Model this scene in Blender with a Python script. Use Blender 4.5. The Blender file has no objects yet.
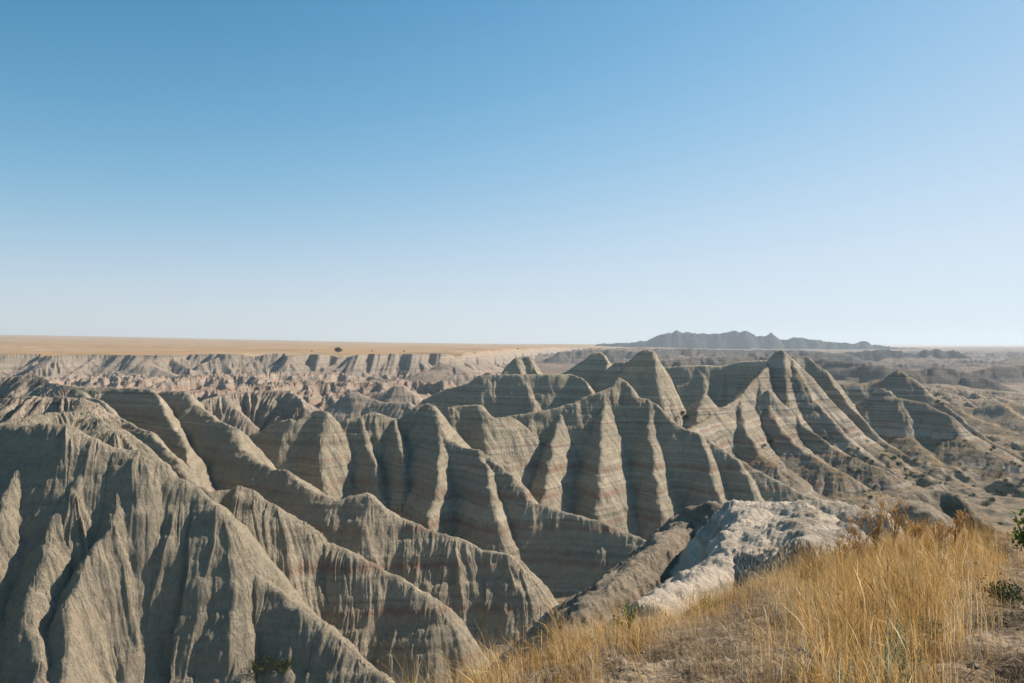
import bpy, math, time
import numpy as np
from mathutils import Vector

T0 = time.time()
F = 796.0; CX = 512.0; HY = 345.0          # focal length in pixels, picture centre column, true horizon row
Q = 1.0                                     # grid density
rng = np.random.default_rng(7)
scene = bpy.context.scene
R = math.radians

# ------------------------------------------------------------------ camera
cam_d = bpy.data.cameras.new('camera'); cam = bpy.data.objects.new('camera', cam_d)
scene.collection.objects.link(cam); scene.camera = cam
cam_d.sensor_width = 36.0; cam_d.lens = F/1024*36.0
cam_d.clip_start = 0.05; cam_d.clip_end = 60000
cam.location = (0, 0, 0)
pitch = math.atan((HY-341.5)/F)
cam.rotation_euler = (R(90)+pitch, 0, 0)
# z is measured from the camera's eye; the eye stands 1.65 m above the knoll

# ------------------------------------------------------------------ noise
_P = rng.permutation(256); _P = np.concatenate([_P, _P]).astype(np.int32)
_A = rng.random(256)*2*np.pi
_G = np.stack([np.cos(_A), np.sin(_A)], 1).astype(np.float32)
def perlin(x, y):
    x = np.asarray(x, np.float32); y = np.asarray(y, np.float32)
    xf = np.floor(x); yf = np.floor(y)
    xi = xf.astype(np.int32) & 255; yi = yf.astype(np.int32) & 255
    fx = x-xf; fy = y-yf
    u = fx*fx*fx*(fx*(fx*6-15)+10); v = fy*fy*fy*(fy*(fy*6-15)+10)
    def g(ix, iy, dx, dy):
        h = _P[(_P[ix & 255]+iy) & 511 & 255]
        gg = _G[h]
        return gg[..., 0]*dx+gg[..., 1]*dy
    x1 = (xi+1) & 255; y1 = (yi+1) & 255
    a = g(xi, yi, fx, fy); b = g(x1, yi, fx-1, fy)
    c = g(xi, y1, fx, fy-1); d = g(x1, y1, fx-1, fy-1)
    return ((a*(1-u)+b*u)*(1-v)+(c*(1-u)+d*u)*v)*1.5
def fbm(x, y, n=4):
    s = 0; a = 1.0; f = 1.0
    for i in range(n):
        s = s+a*perlin(x*f+17.3*i, y*f-9.1*i); a *= .5; f *= 2.03
    return s
def sm(a, b, x):
    t = np.clip((x-a)/(b-a), 0, 1); return t*t*(3-2*t)
def smax(a, b, k):
    h = np.clip(.5+.5*(a-b)/k, 0, 1)
    return b*(1-h)+a*h+k*h*(1-h)

def P(px, py, Y):
    return ((px-CX)/F*Y, Y, -(py-HY)/F*Y)

# ------------------------------------------------------------------ view-adapted grid (fine where things are near)
def geo(a, b, r):
    n = max(2, int(math.log(b/a)/r*Q)); return list(np.geomspace(a, b, n+1)[:-1])
rows = geo(1.0, 12, .0075)+geo(12, 27, .0045)+geo(27, 62, .015)+geo(62, 125, .0024)+geo(125, 340, .0020)+geo(340, 1000, .0038)+geo(1000, 3180, .0065)+geo(3180, 3420, .0011)+geo(3420, 12500, .02)+[12500.]
cols = list(np.arange(-70, 1095, .85/Q))
d = 1.0; c0, c1 = cols[0], cols[-1]; L = []; Rr = []
while c0 > -2600:
    d *= 1.06; c0 -= d; c1 += d; L.append(c0); Rr.append(c1)
cols = L[::-1]+cols+Rr
Yg = np.array(rows, np.float32)[:, None]; Cg = np.array(cols, np.float32)[None, :]
X = ((Cg-CX)/F*Yg).astype(np.float32); Y = np.broadcast_to(Yg, X.shape).astype(np.float32)
NR, NC = X.shape
PX = np.broadcast_to(Cg, X.shape)
print('grid', NR, NC, NR*NC)

# ------------------------------------------------------------------ valley floors, prairie mesa, far badlands
floor = -45.5+0*X
mid = sm(270, 420, Y)*(1-sm(640, 900, PX))          # the higher bench behind the centre walls
floor += 13.0*mid
floor += 1.2*fbm(X/70, Y/70, 4)+.35*fbm(X/9, Y/9, 3)
floor += sm(2500, 12000, Y)*20*(1-sm(300, 900, PX))
far = sm(330, 600, Y)*(1-sm(4200, 6000, Y))
rm = 1-np.abs(fbm(X/150+3.1, Y/190+1.7, 6))*1.25
rm = np.clip(rm, 0, 1)
gate = sm(-.25, .35, perlin(X/420+5.5, Y/600+2.2)+.42*sm(700, 1500, Y)-.15)
patch = .8*sm(820, 900, PX)*(1-sm(430, 620, Y))
jumble = np.clip(rm-.42, 0, 1)*(16+26*sm(700, 2200, Y))*gate*far*(1-patch)
jumble += .9*np.abs(fbm(X/22, Y/22, 3))*far*gate*(1-patch)
lefty = 1-sm(430, 700, PX)
floor = floor+jumble*(1-.85*lefty*sm(300, 420, Y)*(1-sm(680, 720, Y)))
bench = mid*(1-sm(690, 770, Y))
floor += bench*(15*np.clip(.60-np.abs(fbm(X/30+8, Y/52, 5))*1.5, 0, 1)*sm(-.25, .35, perlin(X/90+4, Y/80))+1.5*np.clip(.5-np.abs(fbm(X/13, Y/22, 3)), 0, 1))
zone = np.zeros(X.shape, np.int16)          # 0 = valley floor
zone[mid > .5] = 5; zone[(Y > 900)] = 1                          # far badlands
H = floor.copy()

# prairie mesa and its fluted wall
floor += sm(790, 860, PX)*sm(190, 260, Y)*(1-sm(600, 800, Y))*(7*np.clip(.55-np.abs(fbm(X/42+3, Y/42, 5))*1.5, 0, 1)+1.2*np.clip(.5-np.abs(fbm(X/11, Y/14, 3)), 0, 1))
H = floor.copy()
edge = 790+40*perlin(X/160+9, X*0+.5)-50*np.abs(perlin(X/75+2.2, Y/400))-38*np.abs(perlin(X/30+7.7, Y/260))-6*np.abs(perlin(X/11+1.7, Y/150))-3*np.abs(perlin(X/4.5+3.7, Y/90))
edge += 60*sm(330, 520, PX)+1500*sm(440, 610, PX)
zp = -9.0+(Y-800)*(.0030+.0150*(1-sm(-100, 560, PX)))*(1-.25*sm(4000, 12000, Y))+2.2*fbm(X/500, Y/900, 3)*sm(900, 2500, Y)
zp += -16*sm(560, 680, PX)-3.2*np.clip(perlin(X/38+6, Y/60)*1.6+.1, 0, 1)*(1-sm(0, 90, Y-edge))+.5*fbm(X/25, Y/40, 3)
dd = Y-edge
wall = zp-np.where(dd < 0, -dd, 0)*.62-1.5*sm(0, -3, dd)
wall += 3.0*(np.abs(perlin(X/26+.3, Y/26))-.3)*sm(0, -20, dd)+1.3*(np.abs(perlin(X/9, Y/14))-.3)*sm(0, -12, dd)
use = wall > H
H = np.where(use, wall, H)
zone[use & (dd < 0) & (PX < 700)] = 2
zone[use & (dd >= 0) & (PX < 700)] = 3
zone[(Y > 5200) & (zone != 3)] = 4           # pale plain at the horizon
del wall, rm, gate, patch, jumble
OBJS = {}
BASE = H

# ------------------------------------------------------------------ ridges: crest lines with real distances
best = np.full(X.shape, -1e9, np.float32)
RID = 10
def ridge(pts, m=1.3, r=.8, lam=10., amp=1., zid=None, cliff=None, gentle=None):
    """pts: world xyz along the crest; the flanks fall away at slope m with rills down the fall line."""
    global best
    pts = [np.array(p, np.float32) for p in pts]
    if zid in (10, 11, 13): r = r*1.2
    zmx = max(p[2] for p in pts)
    reach = (zmx+52)/m*1.05+4
    xs = [p[0] for p in pts]; ys = [p[1] for p in pts]
    r0 = np.searchsorted(Yg[:, 0], min(ys)-reach); r1 = np.searchsorted(Yg[:, 0], max(ys)+reach)
    xx = X[r0:r1]; ok = (xx > min(xs)-reach) & (xx < max(xs)+reach)
    ii = np.nonzero(ok.ravel())[0]
    if len(ii) == 0: return
    x = xx.ravel()[ii]; y = Y[r0:r1].ravel()[ii]
    # wobble so that no line is ruler straight
    wx = x+.65*fbm(x/7+zid, y/7, 3)
    wy = y+.65*fbm(x/7-zid, y/7+40, 3)
    bh = np.full(x.shape, -1e9, np.float32); bs = np.zeros_like(bh); bd = np.zeros_like(bh); ba = np.zeros_like(bh)
    S = 0.
    for a, b in zip(pts[:-1], pts[1:]):
        e = b[:2]-a[:2]; Ls = float(np.hypot(*e))
        if Ls < 1e-3: continue
        e = e/Ls; t = float((b[2]-a[2])/Ls)
        mm = max(m, abs(t)*1.12)
        rx = wx-a[0]; ry = wy-a[1]
        sp = rx*e[0]+ry*e[1]; pe = np.abs(rx*e[1]-ry*e[0])
        s = np.clip(sp+t*pe/math.sqrt(mm*mm-t*t), 0, Ls)
        qx = a[0]+e[0]*s; qy = a[1]+e[1]*s
        dx = wx-qx; dy = wy-qy; dist = np.sqrt(dx*dx+dy*dy)
        h = a[2]+t*s-mm*(np.sqrt(dist*dist+r*r)-r)
        up = h > bh
        bh = np.where(up, h, bh); bs = np.where(up, S+s, bs); bd = np.where(up, dist, bd)
        ba = np.where(up, np.arctan2(dx*.8+dy*.6, dy*.8-dx*.6), ba)
        S += Ls
    if cliff:       # a gentle cap that breaks off steeply
        bh = bh-cliff[1]*(np.sqrt(np.clip(bd-cliff[0], 0, None)**2+.04)-.2)
    if gentle:      # slope eases towards the foot
        lim, f = gentle
        drop = bh*0
        over = np.clip(lim-bh, 0, None); bh = bh+over*f
    u = bs+ba*6; k = zid*3.7
    px_m = y/F
    a1 = np.clip(bd/9, 0, 1); a2 = np.clip(bd/3, 0, 1); a3 = np.clip(bd/1.0, 0, 1)
    n1 = np.abs(perlin(u/lam+k, bd/38+k)); n2 = np.abs(perlin(u/(lam*.38)+k*2, bd/26)); n3 = np.abs(perlin(u/(lam*.15)+k, bd/11+5))
    n4 = np.abs(perlin(u/(lam*.06)+k, bd/4+9))
    mod = .55+.9*np.clip(perlin(x/16+k, y/16)+.5, 0, 1)
    bh = bh+amp*mod*(2.2*a1*(np.minimum(n1*1.6, 1)-.55)+.62*a2*(n2*1.5-.45)+.34*a3*(n3*1.4-.4)+.22*a3*(n4*1.4-.4))
    cur = best[r0:r1].ravel(); zc = zone[r0:r1].ravel()
    up = bh > cur[ii]
    cur[ii[up]] = bh[up]; zc2 = ZR[r0:r1].ravel(); zc2[ii[up]] = zid
    best[r0:r1] = cur.reshape(xx.shape); ZR[r0:r1] = zc2.reshape(xx.shape)
ZR = np.zeros(X.shape, np.int16)

def crest(pp, **k):
    ridge([P(*q) for q in pp], **k)
def spur(start, pix, s=.85, steep=None, **k):
    """a spur that leaves a crest and comes towards the canyon at slope s, through picture rows/columns pix."""
    p = np.array(P(*start), float); out = [p]; s2 = s
    for i_, (px, py) in enumerate(pix):
        s = (steep if steep else s2) if i_ == 0 else s2
        lo, hi = p[1]*.6, p[1]
        f = lambda yy: (p[2]-s*math.hypot((px-CX)/F*yy-p[0], yy-p[1]))-(-(py-HY)/F*yy)
        ys = np.linspace(hi, lo, 400); v = [f(t) for t in ys]; sol = None
        for i in range(399):
            if v[i] >= 0 and v[i+1] < 0 or v[i] < 0 and v[i+1] >= 0: sol = ys[i]; break
        if sol is None: sol = ys[int(np.argmin(np.abs(v)))]
        p = np.array(P(px, py, sol)); out.append(p)
    ridge(out, **k)

NAMES = {}
def reg(zid, name, label): NAMES[zid] = (name, label)

# --- A: big grey fin in the near left
reg(10, 'badlands_ridge', 'large dark shaded ridge filling the lower left corner with deep vertical gullies')
crest([(-140, 432, 112), (-60, 428, 108), (0, 424, 105), (26, 425, 104), (47, 423, 104), (69, 424, 104), (82, 433, 104), (100, 439, 104), (119, 447, 104), (142, 449, 104), (156, 459, 104), (166, 473, 103.5), (185, 480, 103), (198, 488, 103), (220, 501, 102), (229, 516, 101), (233, 543, 100), (247, 563, 99), (268, 583, 98), (300, 605, 96), (317, 620, 95), (339, 638, 93.5), (360, 658, 92), (390, 683, 90), (420, 712, 87)], m=1.55, r=1.2, lam=11, zid=10, amp=.65)
for st, px in [((47, 424, 104), [(27, 450), (18, 470), (5, 500), (-15, 550), (-30, 610)]),
               ((84, 433, 104), [(88, 455), (76, 487), (62, 500), (49, 530), (36, 578), (34, 610), (40, 658), (44, 700)]),
               ((119, 447, 104), [(120, 470), (119, 492), (109, 519), (89, 554), (71, 599), (62, 682), (58, 720)]),
               ((-60, 428, 108), [(-70, 460), (-90, 520), (-100, 600)]),
               ((233, 541, 100), [(214, 570), (220, 600), (232, 640), (240, 683), (243, 710)])]:
    spur(st, px, s=.92, steep=1.15, m=1.7, r=.6, lam=7, zid=10, amp=.7)
crest([(0, 424, 106), (22, 419, 109), (45, 413, 113), (75, 411, 116), (98, 418, 115), (115, 430, 112)], m=1.75, r=4.5, lam=5, zid=10, amp=.8)
# --- B
reg(11, 'badlands_ridge', 'second ridge from the lower left, pale crest winding down beside the big dark one')
crest([(77, 389, 165), (88, 397, 160), (99, 400, 157), (111, 409, 152), (132, 425, 143), (148, 431, 136), (164, 447, 128), (179, 462, 120), (189, 477, 114), (208, 490, 111), (222, 489, 112), (238, 484, 112), (250, 489, 112), (262, 499, 112), (280, 505, 112), (300, 519, 112), (309, 528, 112), (315, 539, 112), (348, 551, 111), (378, 566, 110), (402, 578, 109), (417, 590, 108), (440, 602, 107), (449, 620, 107), (464, 650, 106), (488, 670, 104), (500, 690, 102)], m=1.35, r=.7, lam=8, zid=11, amp=.8)
spur((132, 425, 143), [(131, 440), (133, 455)], s=.9, m=1.3, zid=11, lam=6, amp=.6)
for st, px in [((378, 566, 110), [(388, 600), (398, 650), (404, 700)]), ((417, 590, 108), [(422, 620), (432, 660), (440, 700)]), ((345, 551, 111), [(350, 590), (362, 640)])]:
    spur(st, px, s=1.15, m=1.4, r=.8, lam=5, zid=11, amp=.6)
# --- E2: fin with narrow lit spur
reg(12, 'badlands_ridge', 'flat topped green grey fin with narrow bright crest, left of the wide dark face')
crest([(77, 387, 176), (110, 388, 176), (130, 388, 175), (153, 389, 172), (157, 395, 169), (166, 412, 162), (174, 428, 155), (182, 441, 148), (187, 457, 141), (189, 474, 132), (200, 486, 124)], m=1.5, r=.6, lam=12, zid=12, amp=.5)
spur((100, 388, 176), [(118, 405), (140, 425), (158, 445)], s=.7, m=1.3, zid=12, lam=6, amp=.7)
# --- C
reg(13, 'badlands_ridge', 'long ridge crossing the lower middle, reddish band below its pale rounded crest')
crest([(165, 391, 180), (185, 391, 178), (200, 407, 171), (219, 420, 164), (235, 428, 159), (240, 447, 152), (253, 455, 148), (261, 462, 146), (274, 470, 143), (290, 470, 141), (303, 481, 138), (321, 493, 136), (336, 502, 134), (351, 496, 135), (369, 493, 135), (384, 507, 134), (402, 519, 133), (428, 529, 132), (458, 536, 131), (488, 550, 130), (509, 554, 129), (517, 566, 128), (529, 590, 126), (550, 614, 124), (558, 634, 122)], m=1.3, r=1.0, lam=8, zid=13, amp=.75)
for st, px in [((428, 529, 132), [(436, 560), (448, 600)]), ((488, 550, 130), [(492, 575), (500, 610), (505, 650)]), ((369, 493, 135), [(366, 520), (372, 550)])]:
    spur(st, px, s=1.1, m=1.35, r=1., lam=5, zid=13, amp=.6)
# --- E4
reg(14, 'badlands_ridge', 'broad fin with dark left face and sunlit right side, left of centre')
crest([(250, 436, 188), (262, 430, 188), (280, 420, 188), (290, 418, 188), (298, 420, 188), (309, 412, 190), (320, 410, 190), (327, 411, 189)], m=1.4, r=.5, lam=12, zid=14, amp=.45)
spur((327, 411, 189), [(324, 425), (322, 445), (322, 470), (326, 492), (330, 510)], s=.9, m=1.35, r=.8, lam=6, zid=14, amp=.7)
# --- F
reg(15, 'badlands_ridge', 'curved fin right of the broad one, crest running down to the canyon mouth at centre')
crest([(340, 420, 192), (348, 418, 192), (361, 415, 193), (375, 411, 194), (393, 418, 194), (404, 419, 194), (414, 407, 196), (427, 402, 196), (432, 405, 193), (438, 425, 184), (446, 439, 178), (464, 447, 175), (480, 449, 172), (493, 460, 168), (512, 476, 163), (527, 498, 158), (553, 508, 156), (580, 516, 154), (604, 522, 153), (625, 533, 151), (650, 541, 149), (680, 560, 147)], m=1.35, r=.9, lam=13, zid=15, amp=.8)
crest([(361, 416, 192), (368, 447, 185), (373, 464, 180), (379, 484, 175), (388, 508, 169)], m=1.6, r=.6, lam=6, zid=15, amp=.6)
crest([(438, 425, 184), (441, 444, 176), (438, 470, 168), (434, 495, 161), (428, 522, 155)], m=1.5, r=.8, lam=6, zid=15, amp=.6)
crest([(395, 419, 193), (400, 440, 185), (404, 462, 178), (404, 490, 171)], m=1.7, r=.8, lam=6, zid=15, amp=.6)
crest([(480, 449, 172), (487, 470, 164), (492, 495, 157), (495, 517, 152)], m=1.5, r=.8, lam=6, zid=15, amp=.6)
# --- G small fins
reg(16, 'badlands_ridge', 'small pair of pale fins lit from the right in the centre of the canyon')
crest([(441, 412, 205), (449, 407, 205), (465, 405, 206), (480, 404, 205), (486, 412, 203), (494, 418, 203), (512, 417, 206), (520, 420, 207)], m=1.3, r=.6, lam=8, zid=16, amp=.6)
spur((449, 407, 205), [(452, 420), (455, 440)], s=.9, m=1.4, zid=16, lam=6, amp=.6)
spur((480, 404, 205), [(483, 425), (488, 450)], s=.95, m=1.4, zid=16, lam=6, amp=.6)
# --- E main wall
reg(17, 'badlands_wall', 'great banded central wall with creased buttresses and horizontal dark strata')
crest([(505, 417, 211), (512, 415, 212), (544, 410, 213), (575, 402, 215), (591, 394, 217), (612, 386, 219), (618, 377, 222), (625, 381, 221), (636, 396, 217), (649, 398, 216), (657, 404, 214), (670, 418, 210), (683, 428, 208), (699, 433, 206), (718, 447, 203), (734, 457, 201), (768, 476, 198), (800, 492, 196), (835, 508, 194)], m=1.35, r=.7, lam=15, zid=17, amp=.7)
spur((530, 412, 212.5), [(526, 430), (505, 465)], s=.86, m=1.4, r=1., lam=8, zid=17, amp=.5)
for pp in ([(559, 408, 214), (559, 423, 209), (553, 446, 200), (547, 474, 191), (541, 502, 183), (538, 528, 178)],
           [(603, 391, 218), (604, 407, 213), (602, 430, 204), (600, 460, 194), (597, 495, 185), (596, 530, 178)],
           [(650, 400, 215), (650, 428, 207), (652, 456, 200), (655, 480, 193), (660, 508, 186), (664, 535, 180)],
           [(699, 434, 205), (707, 452, 200), (713, 478, 193), (721, 508, 186)],
           [(735, 458, 200), (745, 474, 195), (758, 500, 189)]):
    crest(pp, m=1.5, r=.8, lam=7, zid=17, amp=.5)
# --- R0, P0, P1
reg(18, 'badlands_ridge', 'flat crested fin with a bright edge behind the central wall')
crest([(425, 398, 268), (446, 389, 264), (467, 383, 262), (480, 375, 262), (512, 374, 262), (545, 374, 262), (573, 374, 263), (580, 377, 261), (586, 381, 258), (592, 390, 252)], m=1.4, r=.5, lam=13, zid=18, amp=.6)
spur((520, 374, 262), [(530, 388), (533, 408)], s=.9, m=1.4, zid=18, lam=8, amp=.6)
spur((572, 374, 263), [(560, 385), (548, 400)], s=.8, m=1.4, zid=18, lam=8, amp=.5)
reg(19, 'badlands_peak', 'small dark square peak with reddish top left of centre skyline')
crest([(505, 372, 284), (515, 358, 288), (522, 356, 290), (530, 356, 290), (534, 366, 288), (538, 374, 284)], m=1.5, r=.5, lam=10, zid=19, amp=.5)
spur((515, 358, 288), [(520, 372), (528, 390)], s=.95, m=1.5, zid=19, lam=6, amp=.5)
reg(20, 'badlands_peak', 'smooth dark dome shaped peak just left of the tall striped one')
crest([(560, 374, 286), (575, 366, 287), (586, 358, 288), (592, 354, 288), (600, 352, 288), (604, 355, 287), (607, 364, 282), (607, 380, 274)], m=1.6, r=.6, lam=14, zid=20, amp=.35)
reg(21, 'badlands_peak', 'low peak wedged between the dark dome and the tall striped peak')
crest([(608, 368, 277), (615, 362, 275), (622, 361, 275), (627, 361, 275), (630, 367, 271), (633, 380, 264), (637, 393, 257)], m=1.6, r=.5, lam=8, zid=21, amp=.5)
reg(22, 'badlands_peak', 'tall peak with striped sunlit right flank near the middle of the skyline')
crest([(630, 360, 263), (634, 356, 263), (640, 351, 263), (647, 349, 263), (652, 351, 262)], m=1.9, r=.6, lam=9, zid=22, amp=.5)
spur((652, 351, 262), [(654, 365), (657, 385), (664, 410), (668, 425)], s=1.25, m=1.9, r=.8, lam=4.5, zid=22, amp=.9)
spur((634, 356, 263), [(640, 385), (645, 400)], s=1.3, m=1.9, r=.8, lam=8, zid=22, amp=.5)
# --- W back wall, R, cone
reg(23, 'badlands_wall', 'level topped dark wall between the striped peak and the highest peak')
crest([(664, 367, 332), (680, 366, 330), (697, 365, 330), (723, 366, 330), (742, 361, 328), (768, 360, 322)], m=1.3, r=.5, lam=16, zid=23, amp=.6)
for st, px in [((697, 365, 330), [(703, 380), (706, 394)]), ((723, 366, 330), [(722, 385)]), ((742, 361, 328), [(737, 380)])]:
    spur(st, px, s=1.0, m=1.5, zid=23, lam=9, amp=.5)
reg(24, 'badlands_cone', 'small pointed cone in the hollow below the level topped wall')
crest([(705, 393, 262), (702, 400, 258), (698, 412, 252)], m=1.0, r=.5, lam=7, zid=24, amp=.6)
# --- F big right peak
reg(25, 'badlands_peak', 'highest pointed peak right of centre, banded skirts fanning down to the valley')
g = (-33, .42)
crest([(760, 374, 308), (768, 362, 310), (777, 352, 310), (783, 350, 310), (788, 355, 308), (792, 361, 305), (797, 373, 298), (808, 391, 289), (821, 410, 280), (837, 426, 272), (852, 444, 264), (874, 470, 255), (892, 487, 249)], m=1.25, r=.6, lam=13, zid=25, amp=.5, gentle=g)
crest([(768, 364, 308), (757, 377, 294), (749, 386, 285), (739, 397, 275), (723, 407, 262), (707, 418, 250), (694, 426, 235), (685, 432, 216)], m=1.2, r=.6, lam=8, zid=25, amp=.7, gentle=g)
crest([(783, 351, 309), (786, 380, 295), (788, 405, 281), (802, 425, 270), (821, 437, 262), (847, 460, 252), (879, 479, 245)], m=1.1, r=.6, lam=9, zid=25, amp=.5, gentle=g)
crest([(757, 377, 294), (764, 395, 282), (772, 412, 270), (780, 428, 260), (792, 441, 252), (805, 452, 247), (821, 468, 240), (839, 482, 235)], m=1.05, r=.6, lam=9, zid=25, amp=.5, gentle=g)
crest([(739, 397, 275), (742, 418, 258), (748, 436, 247), (760, 455, 238), (775, 470, 232)], m=1.1, r=.6, lam=9, zid=25, amp=.5, gentle=g)
reg(26, 'badlands_peak', 'dark shoulder peak directly right behind the highest peak')
crest([(788, 360, 330), (792, 356, 331), (808, 356, 332), (815, 364, 328), (826, 370, 326), (834, 386, 318), (847, 402, 308), (863, 420, 298), (887, 447, 285), (916, 473, 275), (930, 482, 270)], m=1.35, r=.6, lam=11, zid=26, amp=.55, gentle=(-34, .4))
# --- G hill
reg(27, 'badlands_hill', 'rounded banded hill on the right with two crests and dark gullied top')
crest([(835, 386, 348), (845, 383, 347), (868, 383, 346), (884, 378, 346), (891, 373, 345), (897, 369, 345), (903, 371, 344), (910, 376, 342), (926, 391, 335), (939, 402, 330), (958, 415, 322), (992, 444, 305), (1019, 465, 294), (1045, 480, 286)], m=1.15, r=.8, lam=10, zid=27, amp=.7, gentle=(-36, .4))
crest([(846, 410, 328), (855, 403, 326), (870, 394, 323), (882, 388, 322), (887, 390, 321), (893, 397, 318), (905, 399, 315), (926, 403, 310), (947, 415, 300), (963, 439, 290), (979, 455, 282), (1016, 478, 270)], m=1.0, r=1.2, lam=16, zid=27, amp=.5, gentle=(-34, .45))
reg(28, 'badlands_hill', 'low banded hill at the right edge beyond the double crested hill')
crest([(938, 400, 450), (953, 405, 440), (975, 408, 435), (992, 404, 432), (1013, 403, 430), (1040, 410, 420), (1085, 425, 408), (1130, 440, 400)], m=.7, r=1.5, lam=22, zid=28, amp=.7, gentle=(-38, .4))
crest([(953, 406, 440), (975, 420, 418), (1000, 432, 400), (1030, 447, 380)], m=.7, r=1.5, lam=16, zid=28, amp=.9, gentle=(-38, .4))
crest([(1000, 403, 431), (1020, 418, 405), (1045, 432, 385), (1080, 450, 360)], m=.7, r=1.2, lam=16, zid=28, amp=.9, gentle=(-38, .4))
crest([(1010, 443, 345), (1030, 436, 350), (1060, 430, 352), (1110, 436, 345)], m=.8, r=1.2, lam=14, zid=28, amp=.9, gentle=(-38, .4))
# --- left tiers
reg(29, 'badlands_terrace', 'pale crumbling terrace behind the big dark ridge at the left edge')
crest([(-160, 404, 146), (-80, 402, 143), (0, 399, 141), (26, 396, 140), (45, 396, 140), (63, 396, 140), (77, 398, 141), (92, 402, 146)], m=.95, r=.6, lam=5.5, zid=29, amp=1.5)
for x0 in (-30, 22, 60, 82):
    spur((x0, 397, 140.5), [(x0-1, 410), (x0-4, 425), (x0-3, 440)], s=.7, m=1.1, r=.7, lam=5, zid=29, amp=1.2)
reg(30, 'badlands_ridge', 'small pale knobbly ridge above the terrace at the left edge')
crest([(-160, 380, 218), (-90, 378, 218), (0, 377, 215), (14, 376, 215), (34, 374, 214), (45, 378, 211), (53, 383, 206), (64, 385, 195), (77, 387, 177)], m=.75, r=.8, lam=6, zid=30, amp=2.2)
reg(31, 'badlands_ridge', 'low fluted ridge in the hollow left of centre below the pink flats')
crest([(196, 404, 232), (206, 399, 236), (224, 394, 240), (240, 391, 244), (256, 390, 246), (290, 390, 246), (298, 396, 240), (305, 406, 232)], m=.95, r=.6, lam=6, zid=31, amp=1.7)
spur((224, 394, 240), [(232, 405), (244, 418), (258, 428)], s=.6, m=1.1, zid=31, lam=6, amp=1.0)
reg(32, 'badlands_cone', 'little pyramid shaped mound standing on the pink flats')
crest([(335, 402, 330), (346, 396, 332), (353, 391, 333), (358, 392, 332), (368, 398, 330), (385, 402, 326), (410, 402, 322)], m=.9, r=.8, lam=8, zid=32, amp=.6)
crest([(375, 395, 350), (396, 385, 352), (404, 385, 352), (412, 392, 350)], m=.9, r=.8, lam=8, zid=32, amp=.6)
reg(33, 'badlands_cone', 'wide pink banded mound at the foot of the far prairie wall')
crest([(425, 371, 640), (447, 363, 640), (455, 366, 636), (470, 374, 620)], m=.42, r=2, lam=22, zid=33, amp=.8)
crest([(120, 371, 690), (148, 364, 690), (156, 367, 684), (175, 375, 660)], m=.45, r=2, lam=22, zid=33, amp=1.)
# spurs of the prairie wall
g2 = np.random.default_rng(5); px = -90.
while px < 560:
    j = int(np.argmin(np.abs(Cg[0]-px))); col = edge[:, j]; i0 = int(np.argmax(Yg[:, 0] > col)); Ye = float(Yg[i0, 0])
    zt_ = -9.6-1.5*g2.random(); dr = g2.normal()*.5-.15; L_ = 18+34*g2.random(); sl = .42+.25*g2.random()
    x0_ = (px-CX)/F*Ye; pts_ = [(x0_, Ye+6, zt_)]
    for q in range(1, 5):
        f_ = q/4; pts_.append((x0_+dr*L_*f_+g2.normal()*1.5, Ye-L_*f_, zt_-sl*L_*f_*(1-.25*f_)))
    ridge(pts_, m=.62+.28*g2.random(), r=.5, lam=7, zid=37, amp=1.4, gentle=(-27, .5))
    if g2.random() < .5:
        b_ = pts_[2]; sg = 1 if g2.random() < .5 else -1
        ridge([b_, (b_[0]+sg*9, b_[1]-8, b_[2]-5.5), (b_[0]+sg*15, b_[1]-18, b_[2]-11)], m=.9, r=.5, lam=7, zid=37, amp=.8, gentle=(-27, .5))
    px += (9+13*g2.random())*800/Ye
spur((797, 373, 298), [(812, 405), (834, 440), (862, 476)], s=.72, m=1.0, r=1, lam=8, zid=25, amp=.6, gentle=g)
spur((768, 390, 280), [(752, 415), (757, 440), (772, 462)], s=.8, m=1.1, r=1, lam=8, zid=25, amp=.6, gentle=g)
spur((900, 399, 315), [(905, 425), (918, 455), (935, 480)], s=.7, m=.95, r=1.2, lam=12, zid=27, amp=.6, gentle=(-34, .45))
spur((870, 394, 323), [(860, 420), (872, 450), (890, 472)], s=.7, m=.95, r=1.2, lam=12, zid=27, amp=.6, gentle=(-34, .45))
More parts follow.
